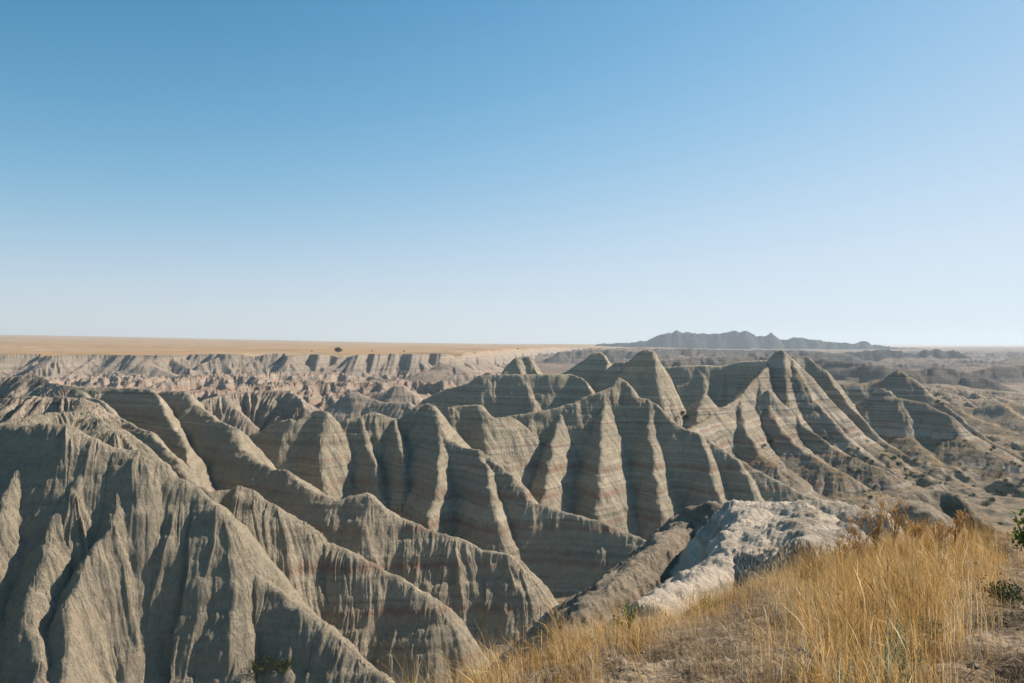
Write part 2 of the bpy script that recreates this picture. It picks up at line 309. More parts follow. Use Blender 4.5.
# --- distant buttes
reg(34, 'distant_butte', 'hazy blue jagged butte range on the skyline right of centre')
gj = np.random.default_rng(11)
def scal(pp, Yd, **k):
    if Yd > 3000:           # broken, spired skyline
        out = []
        for (a, b, c), (a2, b2, c2) in zip(pp[:-1], pp[1:]):
            n_ = max(1, int((a2-a)/gj.uniform(1.6, 4)))
            for q in range(n_):
                t = q/n_; out.append((a+(a2-a)*t, b+(b2-b)*t+gj.normal()*.38, Yd+c+(c2-c)*t+gj.normal()*8))
        return crest(out, **k)
    crest([(a, b, Yd+c) for a, b, c in pp], **k)
scal([(596, 344, 0), (630, 342.5, 0), (649, 340, 0), (655, 337, 0), (660, 334.5, 0), (664, 333.5, 0), (668, 332.5, 0), (672, 332.5, 0), (676, 329.5, 0), (679, 331.5, 0), (683, 332.5, 0), (690, 332, 0), (697, 333.5, 0), (703, 333, 0), (709, 334, 0), (715, 333, 0), (721, 333.5, 0), (728, 332, 0), (733, 331, 0), (736, 330.5, 0), (740, 332, 0), (745, 330.5, 0), (748, 331.5, 0), (752, 334, 0), (757, 336, 0), (763, 335.5, 0), (768, 334.5, 0), (771, 332, 0), (774, 335, 0), (779, 339, 0), (786, 339.5, 0), (793, 337.5, 0), (802, 337.5, 0), (808, 339.5, 0), (815, 339, 0), (825, 341, 0), (837, 342, 0), (845, 342.5, 0), (855, 344, 0), (862, 341, 0), (868, 341.5, 0), (872, 345, 0), (880, 344.5, 0), (888, 346.5, 0), (905, 348, 0), (930, 349, 0)], 3300, m=1.1, r=.5, lam=60, zid=34, amp=3)
reg(35, 'distant_butte', 'dark blue grey low butte before the pink plain on the right')
scal([(840, 352, 0), (870, 349, 0), (885, 349, 0), (905, 351, 0), (918, 353, 0), (926, 348, 0), (931, 350, 0), (937, 347, 0), (943, 350, 0), (950, 349, 0), (958, 351, -20), (968, 356, -40), (982, 361, -60)], 1750, m=.9, r=3, lam=35, zid=35, amp=2.5)
scal([(985, 361, 0), (1010, 360, 0), (1040, 361, 0), (1080, 359, 0)], 1900, m=.5, r=4, lam=45, zid=35, amp=2.5)
reg(36, 'badlands_ridge', 'row of low grey badlands mounds in the hazy middle distance on the right')
scal([(650, 362, 0), (700, 358, 30), (760, 356, 60), (820, 359, 0), (850, 362, -60), (880, 366, -100)], 900, m=.5, r=2, lam=28, zid=36, amp=2.6)
scal([(870, 372, 0), (895, 369, 0), (918, 371, 0), (935, 367, 0), (955, 370, 0), (975, 374, -20), (990, 380, -40)], 800, m=.5, r=2, lam=26, zid=36, amp=2)
scal([(975, 371, 0), (1000, 366, 0), (1015, 367, 0), (1030, 364, 0), (1060, 367, 0), (1100, 364, 0)], 1000, m=.4, r=2, lam=26, zid=36, amp=2)
scal([(560, 352, 0), (600, 350, 30), (640, 351, 30), (680, 349, 60), (740, 350, 60), (800, 350, 60), (850, 354, 0)], 1400, m=.45, r=3, lam=34, zid=36, amp=3.2)
print('ridges', time.time()-T0)

hr = smax(best, H, 2.2)
hr = np.where(best > H-3, hr, H)
# hard and soft beds: small ledges that follow the strata
ZR[ZR == 37] = 2
ins = (best > H-1) | (zone == 2)
zz = hr+.5*perlin(X/40, Y/40)
ledge = (.26*perlin(zz/1.9, zz*0+.37)+.13*perlin(zz/.6, zz*0+4.37))*np.clip(1-Y/900, .3, 1)
hr = hr+np.where(ins, ledge, 0)
# crumbly weathered skin
hr = hr+np.where(ins & (Y < 420), .15*fbm(X/1.3, Y/1.3, 4), 0)
top = best > H-.2
zone = np.where(top, ZR, zone)
H = hr

# ------------------------------------------------------------------ the knoll we stand on
ctl = np.array([P(512, 712, 4.0), P(700, 700, 3.8), P(900, 705, 3.7), P(1100, 705, 3.7), P(470, 700, 4.7), P(560, 668, 6.2), P(640, 628, 8.2), P(720, 604, 9.8), P(820, 575, 10.8), P(900, 558, 11.8), P(1000, 550, 12.3), P(1100, 553, 12.5), P(850, 610, 7.5), P(700, 655, 6.0), P(1000, 600, 7.5), (0, 0, -1.65), (2, 1, -1.66), (-1, 1, -1.7)])
def basis(x, y): return np.stack([x*0+1, x, y, x*x, x*y, y*y, y*y*y/10], -1)
co = np.linalg.lstsq(basis(ctl[:, 0], ctl[:, 1]), ctl[:, 2], rcond=None)[0].astype(np.float32)
poly = [(-6, -8), (-4, -2), (-2.2, 1.0)]+[(P(*q)[0], P(*q)[1]) for q in [(380, 0, 3.2), (455, 0, 4.6), (505, 0, 5.6), (556, 0, 6.6), (610, 0, 7.9), (660, 0, 9.1), (715, 0, 10.2), (780, 0, 11), (860, 0, 11.8), (930, 0, 12.6), (1000, 0, 13.2), (1100, 0, 13.6), (1300, 0, 14)]]+[(40, 12), (40, -8)]
def sd_poly(x, y, pl):
    d = np.full(x.shape, 1e9, np.float32); ins = np.zeros(x.shape, bool)
    n = len(pl)
    for i in range(n):
        ax, ay = pl[i]; bx, by = pl[(i+1) % n]
        ex, ey = bx-ax, by-ay
        t = np.clip(((x-ax)*ex+(y-ay)*ey)/(ex*ex+ey*ey), 0, 1)
        d = np.minimum(d, np.hypot(x-ax-ex*t, y-ay-ey*t))
        c = ((ay > y) != (by > y)) & (x < (bx-ax)*(y-ay)/(by-ay+1e-12)+ax)
        ins ^= c
    return np.where(ins, -d, d)
def knoll_z(x, y):
    x = np.asarray(x, np.float32); y = np.asarray(y, np.float32)
    xc = np.clip(x, -1.5, 11); yc = np.clip(y, -1, 13)
    z = basis(xc, yc)@co
    sd = sd_poly(x, y, poly)+.25*fbm(x/1.1, y/1.1, 3)
    o = np.clip(sd, 0, None)
    z = z-(np.sqrt(o*o+.5)-.707)*1.25-.035*np.clip(x-11, 0, None)
    z = z+.09*fbm(x/1.3+4, y/1.3, 4)+.03*fbm(x/.25, y/.25, 3)
    # hummocks and little eroded hollows
    z = z-.16*sm(.25, .6, perlin(x/.9+11, y/.55+3))*sm(3, 5, x+y*.3)
    return z, sd
near = int(np.searchsorted(Yg[:, 0], 75))
kz, ksd = knoll_z(X[:near], Y[:near])
H[:near] = np.minimum(H[:near], -40)                  # canyon bottom between us and the ridges
Hn = H[:near]
k = kz > Hn
# white outcrops beyond the grass, as ridges of their own
sb = best.copy(); best[:] = -1e9; ZR[:] = 0
reg(40, 'rock_outcrop', 'pale white eroded outcrop beyond the grass in the middle foreground')
def rough(pp, **k): ridge([P(*q) for q in pp], **k)
rough([(856, 512, 19.5), (838, 504, 20.5), (815, 499, 21.5), (797, 498, 22), (770, 498, 22.5), (756, 499, 22.4)], m=.26, r=.4, lam=1.7, zid=40, amp=.24, cliff=(.3, 1.5))
rough([(765, 501, 22), (748, 514, 20.3), (728, 530, 18.8), (708, 550, 17.4), (686, 568, 16), (660, 586, 14.6), (636, 604, 13.2)], m=.36, r=.7, lam=2.0, zid=40, amp=.24, cliff=(.15, 1.0))
rough([(797, 500, 21.6), (800, 518, 19), (795, 540, 16.5)], m=.4, r=.5, lam=1.6, zid=40, amp=.22, cliff=(.8, .8))
rough([(770, 500, 22), (768, 525, 19), (757, 545, 17)], m=.4, r=.5, lam=1.6, zid=40, amp=.22, cliff=(.8, .8))
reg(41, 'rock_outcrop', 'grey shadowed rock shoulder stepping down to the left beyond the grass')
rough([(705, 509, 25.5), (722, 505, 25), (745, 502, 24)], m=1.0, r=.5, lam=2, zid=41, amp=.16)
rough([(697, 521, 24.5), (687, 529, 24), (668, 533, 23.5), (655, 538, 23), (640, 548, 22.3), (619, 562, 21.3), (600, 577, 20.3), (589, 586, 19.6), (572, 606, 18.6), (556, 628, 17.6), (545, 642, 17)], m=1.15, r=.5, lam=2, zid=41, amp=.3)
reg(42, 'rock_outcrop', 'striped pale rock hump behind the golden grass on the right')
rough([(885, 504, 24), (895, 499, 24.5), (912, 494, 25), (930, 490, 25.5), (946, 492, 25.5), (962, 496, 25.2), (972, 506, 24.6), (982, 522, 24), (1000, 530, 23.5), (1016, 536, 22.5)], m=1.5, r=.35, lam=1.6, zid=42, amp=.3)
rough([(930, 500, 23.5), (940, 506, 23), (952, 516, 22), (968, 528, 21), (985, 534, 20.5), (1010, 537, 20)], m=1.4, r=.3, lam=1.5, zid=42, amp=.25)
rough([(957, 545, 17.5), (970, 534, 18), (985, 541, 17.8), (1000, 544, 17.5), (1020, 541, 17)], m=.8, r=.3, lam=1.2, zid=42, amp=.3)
ob = best[:near]; best = sb
og = ob > -1e8
ob = ob+np.where(og, .09*fbm(X[:near]/.8, Y[:near]/.8, 3)+.02*fbm(X[:near]/.15, Y[:near]/.15, 3)-.08*sm(.1, .55, perlin(X[:near]/1.3+2, Y[:near]/.9+7)), 0)
ob = ob+np.where(og, .07*perlin(ob/.30+.4*perlin(X[:near]/2, Y[:near]/2), ob*0+2.2)+.035*perlin(ob/.11, ob*0+6.2)-.10*np.clip(.22-np.abs(fbm(X[:near]/1.1+7, Y[:near]/.9, 3)), 0, 1)*4*.45, 0)
u1 = og & (ob > Hn) & (ob > kz)
nz = np.where(u1, ZR[:near], np.where(k, 50, zone[:near]))
H[:near] = np.maximum(np.maximum(Hn, np.where(og, ob, -1e9)), kz)
zone[:near] = nz
reg(50, 'ground', 'grassy dirt knoll in the foreground sloping away to the canyon')
reg(0, 'valley_floor', 'canyon and valley floor with scrub between the banded ridges')
reg(5, 'valley_bench', 'pinkish tan flats with low mounds between the centre ridges and the prairie wall')
reg(1, 'far_badlands', 'hazy field of low eroded mounds stretching towards the horizon')
reg(2, 'mesa_wall', 'long fluted grey wall below the golden prairie on the left')
reg(3, 'prairie', 'flat golden prairie on the mesa reaching the left horizon')
reg(4, 'plain', 'pale blue hazy plain along the right horizon')

# ------------------------------------------------------------------ materials
def newmat(name):
    m = bpy.data.materials.new(name); m.use_nodes = True
    nt = m.node_tree; nt.nodes.clear()
    o = nt.nodes.new('ShaderNodeOutputMaterial'); b = nt.nodes.new('ShaderNodeBsdfPrincipled')
    b.inputs['Roughness'].default_value = .95; b.inputs['Specular IOR Level'].default_value = .15
    nt.links.new(b.outputs[0], o.inputs[0]); return m, nt, b
def N(nt, t, **k):
    n = nt.nodes.new(t)
    for a, v in k.items():
        if a.startswith('i_'):
            n.inputs[a[2:].replace('_', ' ')].default_value = v
        else: setattr(n, a, v)
    return n
def ramp(nt, src, stops, interp='LINEAR'):
    r = nt.nodes.new('ShaderNodeValToRGB'); r.color_ramp.interpolation = interp
    e = r.color_ramp.elements
    while len(e) > 1: e.remove(e[0])
    for i, (p, c) in enumerate(stops):
        q = e[0] if i == 0 else e.new(p)
        q.position = p; q.color = (c if len(c) == 4 else (*c, 1))
    nt.links.new(src, r.inputs[0]); return r
def mix(nt, f, a, b, mode='MIX'):
    m = nt.nodes.new('ShaderNodeMix'); m.data_type = 'RGBA'; m.blend_type = mode
    for s, v in ((0, f), (6, a), (7, b)):
        if hasattr(v, 'links') or isinstance(v, bpy.types.NodeSocket): nt.links.new(v, m.inputs[s])
        else: m.inputs[s].default_value = (v if s == 0 else (*v, 1) if len(v) == 3 else v)
    return m.outputs[2]
def math_(nt, op, a, b=None, c=None):
    m = nt.nodes.new('ShaderNodeMath'); m.operation = op
    for i, v in enumerate((a, b, c)):
        if v is None: continue
        if isinstance(v, bpy.types.NodeSocket): nt.links.new(v, m.inputs[i])
        else: m.inputs[i].default_value = v
    return m.outputs[0]

def rock(name, base, pale, dark, red, bands=1.0, flat=None, bump=.35, warp=.9, scl=1.0, flatlo=.80, redband=1.0, bandmix=.65):
    m, nt, b = newmat(name)
    geo = N(nt, 'ShaderNodeNewGeometry'); sep = N(nt, 'ShaderNodeSeparateXYZ'); nt.links.new(geo.outputs['Position'], sep.inputs[0])
    big = N(nt, 'ShaderNodeTexNoise'); big.inputs['Scale'].default_value = .03*scl; big.inputs['Detail'].default_value = 3
    nt.links.new(geo.outputs['Position'], big.inputs['Vector'])
    zw = math_(nt, 'MULTIPLY_ADD', big.outputs[0], warp*2, sep.outputs[2])
    def bandn(scale, off, det=2):
        cmb = N(nt, 'ShaderNodeCombineXYZ'); nt.links.new(math_(nt, 'MULTIPLY', zw, scale), cmb.inputs[2]); cmb.inputs[0].default_value = off
        sx = math_(nt, 'MULTIPLY', sep.outputs[0], .004); nt.links.new(sx, cmb.inputs[1])
        n = N(nt, 'ShaderNodeTexNoise'); n.inputs['Scale'].default_value = 1; n.inputs['Detail'].default_value = det; n.inputs['Roughness'].default_value = .6
        nt.links.new(cmb.outputs[0], n.inputs['Vector']); return n.outputs[0]
    b1 = bandn(.30, 3.1, 3); b2 = bandn(1.25, 9.7, 3)
    mid = [(p*.6+q*.4) for p, q in zip(base, pale)]
    pink = [(p*.55+q*.45) for p, q in zip(base, red)]
    r1 = ramp(nt, b1, [(.35, dark), (.40, base), (.445, base), (.46, pink), (.485, base), (.52, mid), (.545, dark), (.56, mid), (.60, pale), (.65, pale), (.67, base)])
    lines = ramp(nt, b2, [(.0, (0, 0, 0)), (.57, (0, 0, 0)), (.66, (1, 1, 1)), (1, (1, 1, 1))])
    brk = N(nt, 'ShaderNodeTexNoise'); brk.inputs['Scale'].default_value = .09*scl; brk.inputs['Detail'].default_value = 5
    nt.links.new(geo.outputs['Position'], brk.inputs['Vector'])
    bk = ramp(nt, brk.outputs[0], [(.38, (0, 0, 0)), (.62, (1, 1, 1))])
    r1 = r1.outputs[0]; r1 = mix(nt, bandmix, mid, r1)
    lf = math_(nt, 'MULTIPLY', lines.outputs[0], math_(nt, 'MULTIPLY', bk.outputs[0], .42*bands))
    c = mix(nt, lf, r1, [v*.62 for v in dark])
    # thin reddish beds at fixed heights
    for zc, w, s in ((-30.3, .9, .8), (-35.2, .7, .9), (-25.6, .45, .6), (-40.5, .8, .7), (-20.5, .35, .5), (-15.0, .4, .45)):
        dz = math_(nt, 'ABSOLUTE', math_(nt, 'SUBTRACT', zw, zc+warp))
        f = math_(nt, 'MULTIPLY', math_(nt, 'SUBTRACT', 1.0, math_(nt, 'MINIMUM', math_(nt, 'DIVIDE', dz, w), 1.0)), s*redband)
        f = math_(nt, 'MULTIPLY', f, math_(nt, 'ADD', bk.outputs[0], .35))
        c = mix(nt, f, c, red)
    # mottling
    mt = N(nt, 'ShaderNodeTexNoise'); mt.inputs['Scale'].default_value = .9*scl; mt.inputs['Detail'].default_value = 8; mt.inputs['Roughness'].default_value = .7
    nt.links.new(geo.outputs['Position'], mt.inputs['Vector'])
    mr = ramp(nt, mt.outputs[0], [(.3, (.84, .84, .84)), (.5, (1, 1, 1)), (.72, (1.13, 1.12, 1.10))])
    c = mix(nt, 1.0, c, mr.outputs[0], 'MULTIPLY')
    # vertical streaks washed down the faces
    sc = N(nt, 'ShaderNodeMapping'); sc.inputs['Scale'].default_value = (2.2*scl, 2.2*scl, .07*scl)
    nt.links.new(geo.outputs['Position'], sc.inputs[0])
    st = N(nt, 'ShaderNodeTexNoise'); st.inputs['Scale'].default_value = 1; st.inputs['Detail'].default_value = 7; st.inputs['Roughness'].default_value = .65
    nt.links.new(sc.outputs[0], st.inputs['Vector'])
    sr = ramp(nt, st.outputs[0], [(.3, (.84, .84, .84)), (.7, (1.12, 1.12, 1.12))])
    c = mix(nt, 1.0, c, sr.outputs[0], 'MULTIPLY')
    if flat:
        sn = N(nt, 'ShaderNodeSeparateXYZ'); nt.links.new(geo.outputs['Normal'], sn.inputs[0])
        ff = math_(nt, 'ADD', sn.outputs[2], math_(nt, 'MULTIPLY', math_(nt, 'SUBTRACT', brk.outputs[0], .5), .5))
        fr = ramp(nt, ff, [(flatlo, (0, 0, 0)), (min(flatlo+.13, 1), (1, 1, 1))])
        fn = N(nt, 'ShaderNodeTexNoise'); fn.inputs['Scale'].default_value = .35*scl; fn.inputs['Detail'].default_value = 6; fn.inputs['Roughness'].default_value = .65
        nt.links.new(geo.outputs['Position'], fn.inputs['Vector'])
        fc = ramp(nt, fn.outputs[0], flat)
        c = mix(nt, fr.outputs[0], c, fc.outputs[0])
    nt.links.new(c, b.inputs['Base Color'])
    # bump: popcorn clay crust + rills
    n1 = N(nt, 'ShaderNodeTexNoise'); n1.inputs['Scale'].default_value = 4.2*scl; n1.inputs['Detail'].default_value = 8; n1.inputs['Roughness'].default_value = .8
    nt.links.new(geo.outputs['Position'], n1.inputs['Vector'])
    bp = N(nt, 'ShaderNodeBump'); bp.inputs['Strength'].default_value = 1; bp.inputs['Distance'].default_value = bump/scl
    nt.links.new(n1.outputs[0], bp.inputs['Height'])
    bp2 = N(nt, 'ShaderNodeBump'); bp2.inputs['Strength'].default_value = 1; bp2.inputs['Distance'].default_value = bump*1.2/scl
    nt.links.new(st.outputs[0], bp2.inputs['Height']); nt.links.new(bp.outputs[0], bp2.inputs['Normal'])
    nt.links.new(bp2.outputs[0], b.inputs['Normal'])
    return m

scrub = [(.30, (.07, .08, .045)), (.43, (.16, .145, .095)), (.52, (.25, .205, .13)), (.60, (.34, .235, .12)), (.70, (.33, .29, .21))]
scrubg = [(.30, (.06, .066, .042)), (.42, (.125, .12, .085)), (.50, (.19, .165, .12)), (.58, (.28, .20, .12)), (.66, (.24, .21, .16)), (.76, (.36, .32, .26))]
pinkf = [(.30, (.30, .25, .19)), (.45, (.42, .34, .26)), (.55, (.46, .35, .26)), (.70, (.50, .43, .35))]
base = (.368, .336, .247); pale = (.53, .475, .36); dark = (.23, .212, .157); red = (.33, .215, .16)
M = {}
M['near'] = rock('near_ridge_clay', base, pale, dark, red, bands=.7, bump=.45, redband=.8, bandmix=.4)
M['nearA'] = rock('left_ridge_clay', base, pale, (.23, .212, .155), red, bands=.5, bump=.5, redband=.2, bandmix=.25)
M['wall'] = rock('banded_clay', base, pale, dark, red, bands=1.0, bump=.45)
M['hill'] = rock('right_hill_clay', (.298, .275, .21), (.47, .425, .335), (.157, .148, .113), red, bands=1.25, flat=scrub, flatlo=.80, bump=.45, bandmix=.85)
M['tier'] = rock('pale_tier_clay', (.38, .33, .26), (.52, .46, .37), (.28, .245, .19), (.36, .25, .19), bands=.6, bump=.45)
M['mesa'] = rock('mesa_wall_clay', (.32, .285, .225), (.42, .37, .30), (.21, .19, .155), (.38, .26, .20), bands=.6, flat=pinkf, flatlo=.93, bump=.5, scl=.5, redband=1.2)
M['far'] = rock('far_badlands_clay', (.30, .28, .23), (.42, .38, .32), (.20, .19, .16), red, bands=.6, flat=pinkf, flatlo=.95, bump=1.5, scl=.25)
M['butte'] = rock('distant_butte_clay', (.135, .14, .128), (.185, .188, .17), (.09, .095, .088), red, bands=.4, bump=2., scl=.12)
M['mound'] = rock('hazy_mound_clay', (.21, .205, .175), (.30, .285, .245), (.145, .145, .125), red, bands=.7, bump=1.2, scl=.3)
M['floor'] = rock('valley_floor_soil', (.19, .18, .13), (.28, .25, .185), (.12, .122, .085), (.38, .27, .2), bands=.5, flat=scrubg, flatlo=.80, bump=.2)
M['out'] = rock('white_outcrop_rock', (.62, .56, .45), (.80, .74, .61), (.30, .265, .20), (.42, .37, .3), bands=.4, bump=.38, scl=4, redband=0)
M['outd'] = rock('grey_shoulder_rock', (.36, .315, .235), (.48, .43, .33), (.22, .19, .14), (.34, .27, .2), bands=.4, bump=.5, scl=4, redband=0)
# prairie grassland
def grassland(name, cols_, scl, stretch=(1, 1, 1)):
    m, nt, b = newmat(name); g = N(nt, 'ShaderNodeNewGeometry')
    mp = N(nt, 'ShaderNodeMapping'); mp.inputs['Scale'].default_value = stretch; nt.links.new(g.outputs['Position'], mp.inputs[0])
    n = N(nt, 'ShaderNodeTexNoise'); n.inputs['Scale'].default_value = scl; n.inputs['Detail'].default_value = 8; n.inputs['Roughness'].default_value = .62
    nt.links.new(mp.outputs[0], n.inputs['Vector'])
    r = ramp(nt, n.outputs[0], cols_); nt.links.new(r.outputs[0], b.inputs['Base Color']); return m
M['prairie'] = grassland('dry_prairie_grass', [(.30, (.16, .12, .065)), (.40, (.25, .175, .09)), (.47, (.36, .23, .11)), (.54, (.27, .205, .115)), (.60, (.38, .28, .17)), (.68, (.20, .165, .09))], .011, (.4, .6, 1))
M['plain'] = grassland('far_plain', [(.3, (.30, .24, .17)), (.5, (.48, .34, .24)), (.7, (.42, .34, .26))], .0012)
m, nt, b = newmat('knoll_soil'); M['ground'] = m
g = N(nt, 'ShaderNodeNewGeometry')
n = N(nt, 'ShaderNodeTexNoise'); n.inputs['Scale'].default_value = 1.6; n.inputs['Detail'].default_value = 9; n.inputs['Roughness'].default_value = .7; nt.links.new(g.outputs['Position'], n.inputs['Vector'])
r = ramp(nt, n.outputs[0], [(.34, (.05, .038, .025)), (.46, (.14, .11, .07)), (.56, (.27, .22, .155)), (.7, (.42, .36, .28))])
n2 = N(nt, 'ShaderNodeTexNoise'); n2.inputs['Scale'].default_value = 28; n2.inputs['Detail'].default_value = 6; nt.links.new(g.outputs['Position'], n2.inputs['Vector'])
r2 = ramp(nt, n2.outputs[0], [(.35, (.6, .6, .6)), (.65, (1.25, 1.2, 1.15))])
nt.links.new(mix(nt, 1., r.outputs[0], r2.outputs[0], 'MULTIPLY'), b.inputs['Base Color'])
bp = N(nt, 'ShaderNodeBump'); bp.inputs['Distance'].default_value = .03; nt.links.new(n2.outputs[0], bp.inputs['Height']); nt.links.new(bp.outputs[0], b.inputs['Normal'])

M['bench'] = rock('pink_bench_soil', (.38, .31, .24), (.50, .44, .36), (.27, .23, .18), (.44, .28, .19), bands=.5, flat=pinkf, flatlo=.965, bump=.5, scl=.5, redband=1.3)
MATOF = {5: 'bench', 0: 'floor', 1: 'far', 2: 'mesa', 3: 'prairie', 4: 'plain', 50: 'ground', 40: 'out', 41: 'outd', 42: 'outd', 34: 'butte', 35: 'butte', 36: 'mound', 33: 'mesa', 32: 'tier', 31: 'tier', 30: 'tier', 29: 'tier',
         25: 'hill', 26: 'hill', 27: 'hill', 28: 'hill', 10: 'nearA', 11: 'near', 13: 'near'}

# ------------------------------------------------------------------ terrain meshes, one object per landform
def link(o): scene.collection.objects.link(o); return o
def mesh_from(name, V, faces4, mat, smooth=True):
    me = bpy.data.meshes.new(name)
    me.vertices.add(len(V)); me.vertices.foreach_set('co', np.ascontiguousarray(V, np.float32).ravel())
    k = faces4.shape[1]; nf = len(faces4)
    me.loops.add(nf*k); me.loops.foreach_set('vertex_index', np.ascontiguousarray(faces4, np.int32).ravel())
    me.polygons.add(nf); me.polygons.foreach_set('loop_start', np.arange(nf, dtype=np.int32)*k)
    me.update(calc_edges=True)
    if smooth: me.polygons.foreach_set('use_smooth', np.ones(nf, bool))
    me.materials.append(mat)
    return me
idx = np.arange(NR*NC, dtype=np.int32).reshape(NR, NC)
quads = np.stack([idx[:-1, :-1], idx[:-1, 1:], idx[1:, 1:], idx[1:, :-1]], -1).reshape(-1, 4)
fz = zone[:-1, :-1].ravel()
# cull what no eye near the camera can see: the skirt of rows far outside the frame is kept coarse already
ALLV = np.stack([X.ravel(), Y.ravel(), H.ravel()], -1)
remap = np.zeros(NR*NC, np.int32)
for z in np.unique(fz):
    q = quads[fz == z]
    u, inv = np.unique(q, return_inverse=True)
    name, label = NAMES.get(int(z), ('hills', 'hills'))
    me = mesh_from(name, ALLV[u], inv.reshape(-1, 4), M[MATOF.get(int(z), 'wall')])
    o = link(bpy.data.objects.new(name, me)); o['kind'] = 'structure'; o['label'] = label; o['category'] = name.replace('_', ' ')
# the rest of the knoll and plateau, behind and beside the camera
gx = np.array(sorted(list(np.linspace(-1500, 1500, 41))+list(np.linspace(-8, 40, 50))), np.float32); gy = np.array(list(np.linspace(-1500, -60, 20))+list(np.linspace(-50, .95, 60)), np.float32)
GX, GY = np.meshgrid(gx, gy); gz, _ = knoll_z(GX.ravel(), GY.ravel()); gz = np.maximum(gz.reshape(GX.shape), -46)
ix = np.arange(GX.size).reshape(GX.shape); qd = np.stack([ix[:-1, :-1], ix[:-1, 1:], ix[1:, 1:], ix[1:, :-1]], -1).reshape(-1, 4)
o = link(bpy.data.objects.new('ground', mesh_from('ground', np.stack([GX.ravel(), GY.ravel(), gz.ravel()], -1), qd, M['ground']))); o['kind'] = 'structure'; o['label'] = 'dirt plateau behind the viewpoint'; o['category'] = 'ground'
print('terrain', time.time()-T0)

# ------------------------------------------------------------------ vegetation
def leafmat(name, stops, trans=.35):
    m = bpy.data.materials.new(name); m.use_nodes = True; nt = m.node_tree; nt.nodes.clear()
    at = N(nt, 'ShaderNodeAttribute', attribute_name='tint'); rp = ramp(nt, at.outputs['Fac'], stops)
    d = N(nt, 'ShaderNodeBsdfDiffuse'); t = N(nt, 'ShaderNodeBsdfTranslucent'); mx = N(nt, 'ShaderNodeMixShader'); mx.inputs[0].default_value = trans
    nt.links.new(rp.outputs[0], d.inputs[0]); nt.links.new(rp.outputs[0], t.inputs[0])
    nt.links.new(d.outputs[0], mx.inputs[1]); nt.links.new(t.outputs[0], mx.inputs[2])
    o = N(nt, 'ShaderNodeOutputMaterial'); nt.links.new(mx.outputs[0], o.inputs[0]); return m
MV = {'gold': leafmat('golden_grass_blades', [(0, (.14, .09, .035)), (.25, (.36, .225, .075)), (.5, (.56, .37, .13)), (.75, (.70, .50, .23)), (1, (.84, .72, .48))]),
      'straw': leafmat('straw_blades', [(0, (.16, .12, .07)), (.35, (.34, .26, .16)), (.7, (.50, .42, .29)), (1, (.66, .60, .48))], .2),
      'weed': leafmat('rusty_weed', [(0, (.30, .18, .07)), (.5, (.52, .33, .13)), (1, (.68, .48, .25))]),
      'sage': leafmat('silver_sage_leaves', [(0, (.10, .13, .07)), (.5, (.26, .30, .19)), (1, (.46, .48, .36))], .25),
      'green': leafmat('green_leaves', [(0, (.035, .075, .02)), (.5, (.09, .16, .03)), (.85, (.20, .27, .05)), (1, (.38, .40, .08))]),
      'scrub': leafmat('dark_scrub_leaves', [(0, (.025, .04, .018)), (.6, (.06, .085, .035)), (1, (.12, .14, .06))], .2),
      'bark': None}
m, nt, b = newmat('grey_bark'); b.inputs['Base Color'].default_value = (.16, .12, .08, 1); MV['bark'] = m
def tinted(name, V, Fq, tint, mat, parent=None):
    me = mesh_from(name, V, Fq, mat, False)
    a = me.attributes.new('tint', 'FLOAT', 'POINT'); a.data.foreach_set('value', np.ascontiguousarray(tint, np.float32))
    o = link(bpy.data.objects.new(name, me)); o.parent = parent; return o
def blades(x, y, z, h, w, lean, az, seg=4, seed=None, bow=1.0):
    """bent tapering strips; seed = fraction of stems that carry a seed head."""
    n = len(x); t = np.linspace(0, 1, seg+1)[None, :]
    bend = lean[:, None]*t**(1+bow*.8)
    hor = h[:, None]*np.sin(np.minimum(bend, 1.5))*t; ver = h[:, None]*np.cos(np.minimum(bend, 1.45))*t
    cx = x[:, None]+hor*np.cos(az)[:, None]; cy = y[:, None]+hor*np.sin(az)[:, None]; cz = z[:, None]+ver-.01
    wa = rng.random(n)*np.pi
    prof = (1-t**1.5)*.9+.1
    W = w[:, None]*prof
    if seed is not None:
        sp = np.where(t > .7, 1.7*np.sin(np.clip((t-.62)/.38, 0, 1)*np.pi)+.25, .5)
        is_s = rng.random(n) < seed
        W = np.where(is_s[:, None], w[:, None]*sp, W)
    ox = W*np.cos(wa)[:, None]*.5; oy = W*np.sin(wa)[:, None]*.5
    A = np.stack([cx-ox, cy-oy, cz], -1); B = np.stack([cx+ox, cy+oy, cz], -1)
    V = np.stack([A, B], 2).reshape(-1, 3)
    bi = (np.arange(n)*(seg+1)*2)[:, None]+np.arange(seg)[None, :]*2
    Fq = np.stack([bi, bi+1, bi+3, bi+2], -1).reshape(-1, 4)
    return V, Fq
